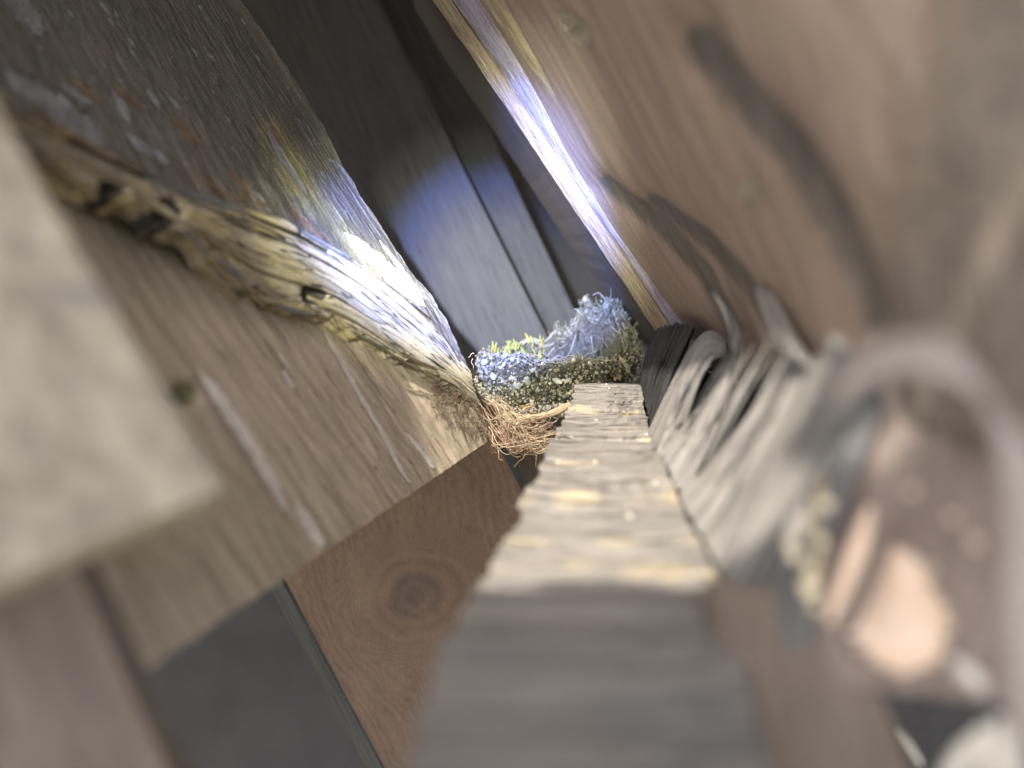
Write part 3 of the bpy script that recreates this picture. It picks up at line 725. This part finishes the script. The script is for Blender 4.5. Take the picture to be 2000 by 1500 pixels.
rs = random.Random(5)
eb_, et_ = catmull(np.array([(1262, 820, .30), (1300, 915, .225), (1345, 1010, .178), (1405, 1115, .143)]), 100), catmull(np.array([(1372, 655, .268), (1440, 660, .236), (1520, 660, .172), (1610, 670, .134)]), 100)
for i in range(16):                                             # frayed fibres standing off the torn side
    k = rs.randrange(2, 98); k2 = min(99, max(0, k + rs.randrange(-6, 7))); b_, t_ = eb_[k], et_[k2]
    f0, f1 = rs.uniform(.02, .45), rs.uniform(.6, 1.12); pth = []
    for j in range(5):
        f = f0 + (f1-f0)*j/4; p = b_*(1-f) + t_*f
        pth.append((p[0] - 14*math.sin(math.pi*f) + rs.uniform(-3, 3), p[1], p[2]*0.965 - .004 - .002*rs.random(), (0.4, 1.0, 1.0, 0.8, 0.15)[j]*rs.uniform(2.0, 4.5)*(.2/p[2])**.5))
    sliver('frayed_fibre', pth, (M_grey, M_black, M_grey, M_dgrey)[i % 4], beam, seed=500+i, n=20, flat=0.4)
# hollow at lower right: brown inner face, grey curled rim, pale flake painted as a sun patch, slivers
hol = Slab('hollow_face', [curve([(1520, 1250, .115), (1600, 1000, .118), (1680, 760, .122)], 5), curve([(1640, 1330, .108), (1740, 1020, .112), (1800, 690, .115)], 5), curve([(1830, 1360, .100), (1900, 1040, .102), (1930, 720, .104)], 5), curve([(2060, 1380, .094), (2090, 1060, .094), (2060, 740, .096)], 5)],
           100, 100, M_hollow, 0.012, relief=lambda U, V, px, py, s, q: 0.0010*fbm(U*40, V*120, 4), parent=beam)
hol.obj['label'] = 'brown worn hollow at the near end of the beam'
sliver('curled_strip', [(1630, 800, .088, 6), (1668, 735, .084, 24), (1735, 700, .080, 38), (1810, 694, .076, 42), (1880, 726, .073, 24), (1935, 790, .072, 6)], M_arch, beam, seed=61, n=70, flat=0.25)
sliver('grey_strip', [(1930, 780, .074, 5), (1985, 900, .071, 26), (2018, 1060, .070, 40), (2022, 1220, .069, 46), (2012, 1360, .069, 26), (1985, 1450, .070, 6)], M_arch, beam, seed=62, n=60, flat=0.25)
flake(hol, [(1752, 1070, 22), (1764, 1130, 62), (1768, 1200, 92), (1768, 1265, 88), (1765, 1318, 40)], 'painted_sun_patch', M_pink, beam, thick=0.0012, seed=71).__setitem__('label', 'pale pink teardrop, a sun patch painted as a thin flake')  # sun patch put into the colour of a raised flake
for i, pth in enumerate([[(1700, 990, .108, 6), (1680, 1060, .106, 16), (1650, 1140, .104, 15), (1620, 1215, .103, 8)], [(1610, 930, .116, 5), (1598, 985, .114, 13), (1590, 1050, .112, 8)], [(1575, 975, .116, 4), (1566, 1020, .114, 9), (1555, 1060, .113, 5)],
                         [(1552, 1005, .115, 5), (1545, 1060, .113, 13), (1548, 1095, .112, 7)], [(1640, 1050, .110, 6), (1610, 1130, .108, 13), (1590, 1200, .107, 6)], [(1735, 1040, .107, 6), (1700, 1130, .105, 15), (1660, 1230, .103, 10)], [(1596, 1060, .112, 5), (1600, 1085, .111, 9), (1590, 1112, .110, 5)]]):
    sliver('sliver', pth, (M_pink, M_lip, M_flake, M_flake, M_hollow, M_hollow, M_lip)[i], beam, seed=80+i)
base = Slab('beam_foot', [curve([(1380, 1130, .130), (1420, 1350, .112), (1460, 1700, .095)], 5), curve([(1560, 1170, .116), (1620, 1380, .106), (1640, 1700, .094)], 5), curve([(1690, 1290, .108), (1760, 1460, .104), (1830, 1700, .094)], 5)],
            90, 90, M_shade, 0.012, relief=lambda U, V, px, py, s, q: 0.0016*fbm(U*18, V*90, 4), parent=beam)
for i, pth in enumerate([[(1800, 1620, .098, 8), (1870, 1490, .094, 22), (1925, 1420, .092, 9)], [(1890, 1620, .094, 10), (1930, 1480, .092, 20), (1950, 1400, .091, 8)], [(1960, 1620, .09, 10), (1978, 1480, .09, 16), (1985, 1380, .09, 8)],
                         [(1755, 1425, .16, 2), (1775, 1455, .16, 5), (1800, 1495, .16, 4)], [(1860, 1290, .095, 10), (1895, 1320, .094, 17), (1920, 1350, .094, 10)]]):
    sliver('pale_sliver', pth, M_flake, beam, seed=90+i)
for i, (x, y) in enumerate([(1190, 760), (1185, 752), (1163, 905), (1090, 905), (1280, 945), (1262, 850), (1165, 823), (1230, 1010), ]):
    loc, nr = (F_ if y < 1050 else hol).hit(x, y)
    if loc is None: continue
    s_ = 0.0007 if y < 1050 else 0.0014
    g_ = grains('pale_crumb_or_sparkle', [(loc + nr*s_*0.5, (s_, s_*0.8, s_*0.7), (0.75, 0.70, 0.58))], M_chip, beam, True)

for i, (x, y, r_) in enumerate([(1586, 1112, .0013), (1582, 1148, .0017), (1555, 1085, .0012), (1602, 1060, .0012), (1570, 1020, .0011), (1545, 1060, .0010), (1612, 985, .0012), (1590, 1185, .0009), (1905, 1060, .0011), (1780, 960, .0010), (1860, 1010, .0010), (1815, 1110, .0009)]):  # golden sparkles of sunlight painted as pale crumbs
    grains('pale_crumb_or_sparkle', [(P(x, y, .106 if x < 1700 else .098), (r_, r_*.8, r_*.9), (0.88, 0.80, 0.58) if x < 1700 else (0.55, 0.47, 0.41))], M_chip, beam, True)

# ------------------------------------------------------------------ the nest
nest = bpy.data.objects.new('bird_nest', None); COL.objects.link(nest); nest.location = (0, 0, 0)
tag(nest, 'small nest of mud, moss and root fibres wedged on the ledge between the boards', 'nest')
cx, cy = P(1092, 700, .405).x, .408
def nest_pt(a, t):
    """a: angle round the nest (-90 deg = towards the lens); t: 0 foot .. 0.55 rim .. 1 cup floor"""
    ca, sa = math.cos(a), math.sin(a)
    back = 0.5+0.5*sa; right = 0.5+0.5*ca
    aw = (a + math.pi) % (2*math.pi) - math.pi
    rim = 0.0100 + 0.010*back**1.5 + 0.027*math.exp(-((aw-0.80)/0.62)**2)*(1+0.22*math.sin(13*aw)+0.15*math.sin(29*aw+1)) + 0.0025*math.sin(5*a+1)*math.sin(2.3*aw) + 0.0012*math.sin(17*a)
    foot = -0.016 + 0.006*back
    if t < 0.55:
        f = t/0.55; r = 0.72 + 0.30*f - 0.06*f*f*f; z = foot + (rim-foot)*f
    elif t < 0.68:
        f = (t-.55)/.13; r = 0.96 - 0.16*f; z = rim + 0.0015*math.sin(math.pi*f)
    else:
        f = (t-.68)/.32; r = 0.80*(1-f); z = rim - (rim-0.002)*(1-(1-f)**2)
    return np.array([cx + 0.046*r*ca, cy + 0.042*r*sa, z])
na, ntt = 96, 46
V, F = [], []
for j in range(ntt):
    for i in range(na):
        p = nest_pt(2*math.pi*i/na, j/(ntt-1)); V.append(p + 0.0012*rng.normal(size=3)*(1 if j < ntt-1 else 0))
for j in range(ntt-1):
    for i in range(na): F.append((j*na+i, j*na+(i+1) % na, (j+1)*na+(i+1) % na, (j+1)*na+i))
F.append(tuple(range(na-1, -1, -1)))
link('mud_cup', from_arrays('mud_cup', V, F, False), plain('mud', (0.055, 0.05, 0.036), (0.15, 0.14, 0.105), 900, 0.8), nest)
pal = [(0.20, 0.19, 0.13), (0.28, 0.265, 0.20), (0.36, 0.35, 0.30), (0.10, 0.09, 0.06), (0.36, 0.31, 0.15), (0.24, 0.23, 0.16), (0.46, 0.45, 0.41), (0.05, 0.045, 0.03), (0.32, 0.31, 0.27)]
pl = []
for _ in range(15000):
    a = rng.uniform(-math.pi*1.0, math.pi); t = rng.uniform(0.0, 0.68)
    if math.sin(a) > 0.4 and rng.random() < .6: continue
    if math.sin(7*a+1)*math.sin(19*t+3*a)+.4*math.sin(23*a-31*t) < -0.25 and rng.random() < .75: continue
    p = nest_pt(a, t) + rng.normal(size=3)*0.0010 + 0.0008*np.array([math.cos(a), math.sin(a), 0.3])
    s_ = 0.00028 + 0.0011*rng.random()**4
    c = np.array(pal[rng.integers(len(pal))])*(0.85+0.8*rng.random())
    pl.append((p, (s_, s_*rng.uniform(.7, 1), s_*rng.uniform(.6, 1)), tuple(np.clip(c*(1.0 if t < .4 else .72), 0, 1))))  # upper crumbs coloured darker to offset the torch light on them
tag(grains('mud_crumbs', pl, M_chip, nest), kind='stuff')
# grit and flakes big enough to pick out
def on_nest(px, py):
    best, bp_ = 1e9, None
    for i in range(0, 140):
        a = -math.pi*(0.02+0.96*i/139)
        for j in range(60):
            p = nest_pt(a, 0.62*j/59); e = abs(1000+p[0]/(K*p[1])-px) + abs(750-p[2]/(K*p[1])-py)
            if e < best: best, bp_ = e, p
    return bp_
for x, y, sx, sy, tint in [(1090, 743, 15, 7, (.46, .45, .38)), (1030, 745, 14, 7, (.40, .40, .34)), (1010, 752, 9, 7, (.42, .42, .38)), (1110, 744, 9, 5, (.5, .48, .42)), (1220, 716, 22, 7, (.40, .37, .24)), (1187, 696, 8, 9, (.44, .43, .33)), (1170, 748, 9, 5, (.40, .36, .22)),
                           (965, 735, 10, 7, (.42, .40, .28)), (1208, 735, 9, 10, (.30, .27, .17)), (1150, 710, 5, 5, (.6, .6, .55)), (1060, 702, 5, 5, (.66, .66, .64)), (1118, 700, 4, 4, (.7, .7, .68)), (1108, 770, 8, 5, (.36, .33, .2)), (985, 712, 6, 5, (.45, .45, .40)),
                           (1040, 722, 7, 5, (.36, .36, .24)), (1240, 690, 9, 8, (.30, .26, .12)), (1215, 705, 8, 5, (.36, .33, .22)), (1130, 755, 7, 6, (.4, .4, .3))]:
    p = on_nest(x, y); k = K*p[1]
    grains('bark_chip', [(p + np.array([0, -0.0022, 0]), (sx*k, 0.0011, sy*k), tint)], M_chip, nest)
# moss tufts, straw and hair
def bristle(p0, d, L, r, n=6, curl=0.3):
    d = d/np.linalg.norm(d); pts = [np.array(p0)]
    for i in range(n-1):
        d = d + rng.normal(size=3)*curl*0.5; d /= np.linalg.norm(d); pts.append(pts[-1] + d*L/(n-1))
    rad = np.array([r*(1-0.6*(i/(n-1))**2) for i in range(n)])
    return np.array(pts), rad
pa, tt = [], []
for _ in range(560):                                             # grey-green moss at the back right
    a = rng.uniform(0.25, 1.6) if rng.random() < .8 else rng.uniform(-.4, .4); t = rng.uniform(0.48, 0.70)
    if math.sin(9*a+2)*math.sin(31*t) < -0.25: continue
    p = nest_pt(a, t); d = np.array([rng.normal()*.6, -.3+rng.normal()*.4, 0.9])
    pa.append(bristle(p, d, rng.uniform(.002, .006) if rng.random() < .8 else rng.uniform(.008, .014), rng.uniform(.0002, .0006), 7, 0.75))
    c = np.array([(0.30, 0.31, 0.25), (0.26, 0.28, 0.15), (0.40, 0.40, 0.36), (0.20, 0.19, 0.13)][rng.integers(4)])*(0.8+0.5*rng.random()); tt.append(tuple(c*0.6))
tag(tubes('moss', pa, M_chip, nest, tt, 4), kind='stuff')
pa, tt = [], []
for _ in range(60):                                             # yellow green moss inside the cup
    a = rng.uniform(1.7, 3.0); p = nest_pt(a, rng.uniform(.60, .8)); d = np.array([rng.normal()*.5, -.2, 1.0])
    pa.append(bristle(p, d, rng.uniform(.003, .007), rng.uniform(.0004, .0008))); tt.append((0.24+.1*rng.random(), 0.26+.1*rng.random(), 0.08))
tag(tubes('green_moss', pa, M_chip, nest, tt, 4), kind='stuff')
pl = []
for _ in range(900):                                             # soft grey lumps of lichen and fluff in the high back corner
    a = rng.uniform(0.35, 1.45); t = rng.uniform(.46, .70); p = nest_pt(a, t) + rng.normal(size=3)*.0016
    s_ = .0004 + .0018*rng.random()**2; c = np.array([(.30, .31, .24), (.38, .38, .34), (.22, .22, .15), (.16, .15, .11)][rng.integers(4)])*(0.75+.5*rng.random())
    pl.append((p, (s_, s_*rng.uniform(.4, .9), s_*rng.uniform(.3, .8)), tuple(c*0.62)))
tag(grains('lichen_lumps', pl, M_chip, nest), kind='stuff')
pa, tt = [], []
for _ in range(120):                                             # dry grass lining laid round the rim
    a0 = rng.uniform(-math.pi, math.pi); span = rng.uniform(.4, 1.3); t = rng.uniform(.5, .85)
    pts = np.array([nest_pt(a0+span*f, t+0.04*math.sin(3*f)) + np.array([0, 0, 0.001+0.002*rng.random()]) + rng.normal(size=3)*0.0006 for f in np.linspace(0, 1, 9)])
    pa.append((pts, np.full(9, rng.uniform(.00015, .0004)))); tt.append(tuple(np.array((0.36, 0.33, 0.26))*(0.6+0.6*rng.random())))
tag(tubes('grass_lining', pa, M_fibre, nest, tt), kind='stuff')
# pale straw strip under the cup and root fibres hanging in the gap
sliver('straw', [(985, 803, .343, 2), (1015, 812, .338, 4), (1045, 814, .337, 5), (1075, 808, .336, 6), (1098, 798, .336, 7), (1114, 788, .336, 4)], M_tan, nest, seed=5, flat=0.22)
pl = []
cr = catmull(np.array([P(*p) for p in ((925, 742, .350), (952, 775, .348), (985, 795, .347), (1040, 806, .347), (1095, 795, .347))]), 60)
for _ in range(420):
    p = cr[rng.integers(60)] + rng.normal(size=3)*np.array([.0008, .0010, .0010]); s_ = rng.uniform(.0003, .0011)
    pl.append((p, (s_, s_*.8, s_*.7), tuple(np.array((.26, .245, .205))*(.6+.7*rng.random()))))
tag(grains('mud_crust', pl, M_chip, nest), kind='stuff')
pa, tt = [], []
def fibre(pts, r, jit=1.0):
    Q = catmull(np.array([P(*p) for p in pts]), 20)
    ph = rng.uniform(0, 9, 3); f = np.linspace(0, 1, 20)
    Q = Q + jit*0.0011*np.stack([np.sin(ph[0]+7*f), np.sin(ph[1]+6*f), np.sin(ph[2]+8*f)], 1)*np.sin(math.pi*f)[:, None]
    return Q, np.full(20, r)
def fcol():
    return tuple(np.array([(0.36, 0.25, 0.16), (0.50, 0.40, 0.28), (0.20, 0.11, 0.08), (0.66, 0.56, 0.42), (0.28, 0.16, 0.12)][rng.integers(4)])*(0.7+0.5*rng.random()))
J = lambda s: rng.normal()*s
for i in range(85):                                             # swags from the board tip to the ledge
    y0 = rng.uniform(770, 850); x0 = 950 + rng.uniform(-20, 30) + (y0-770)*.25; y2 = rng.uniform(805, 875); x2 = rng.uniform(1020, 1095)
    dep = rng.uniform(.332, .352)
    pa.append(fibre([(x0, y0, dep), (x0+25+J(8), y0+30+J(8), dep-.003), ((x0+x2)/2+J(10), max(y0, y2)+rng.uniform(-12, 22), dep-.004), (x2, y2, dep-.002)], rng.uniform(.00009, .0002))); tt.append(fcol())
for i in range(110):                                             # tangle right of it
    x, y = rng.uniform(975, 1075), rng.uniform(812, 880); an = rng.uniform(0, math.pi); L = rng.uniform(15, 42); dep = rng.uniform(.332, .358)
    dx, dy = L*math.cos(an), L*math.sin(an)
    if y > 905 - abs(x-1050)*0.9: continue
    pa.append(fibre([(x-dx, y-dy*.7, dep), (x+J(6), y+J(6), dep-.003), (x+dx, y+dy*.7, dep)], rng.uniform(.00009, .0002), 1.6)); tt.append(fcol())
for a_ in ([(960, 868, .343), (972, 880, .341), (976, 895, .341), (982, 900, .342)], [(1022, 868, .342), (1025, 890, .34), (1012, 902, .34), (1004, 912, .341)], [(1043, 880, .342), (1048, 898, .341), (1046, 912, .341)], [(1005, 812, .338), (1020, 800, .336), (1035, 790, .335), (1045, 792, .335)], [(1010, 812, .338), (1025, 798, .335), (1040, 790, .334)],
           [(915, 698, .345), (922, 692, .345), (926, 690, .345)], [(925, 720, .345), (922, 708, .344), (923, 700, .344)]):
    pa.append(fibre(a_, .00016, .3)); tt.append((0.66, 0.5, 0.27))
for i in range(300):                                             # brown fuzz over the board tip
    x, y = rng.uniform(840, 955), 0; y = 735 + (x-840)*.55 + rng.uniform(-8, 62); L = rng.uniform(8, 26); an = rng.uniform(-.3, 1.6) ; 
    loc, nr = B.hit(x, y)
    dep = (loc.y if loc else .345) - .0015
    pa.append(fibre([(x, y, dep), (x+L*.5*math.cos(an)+J(3), y+L*.5*math.sin(an)+J(3), dep-.0025-rng.random()*.002), (x+L*math.cos(an), y+L*math.sin(an), dep-.001)], rng.uniform(.00005, .00013), .8)); tt.append(tuple(0.45*x for x in fcol()))
tag(tubes('root_fibres', pa, M_fibre, nest, tt, 3), kind='stuff')
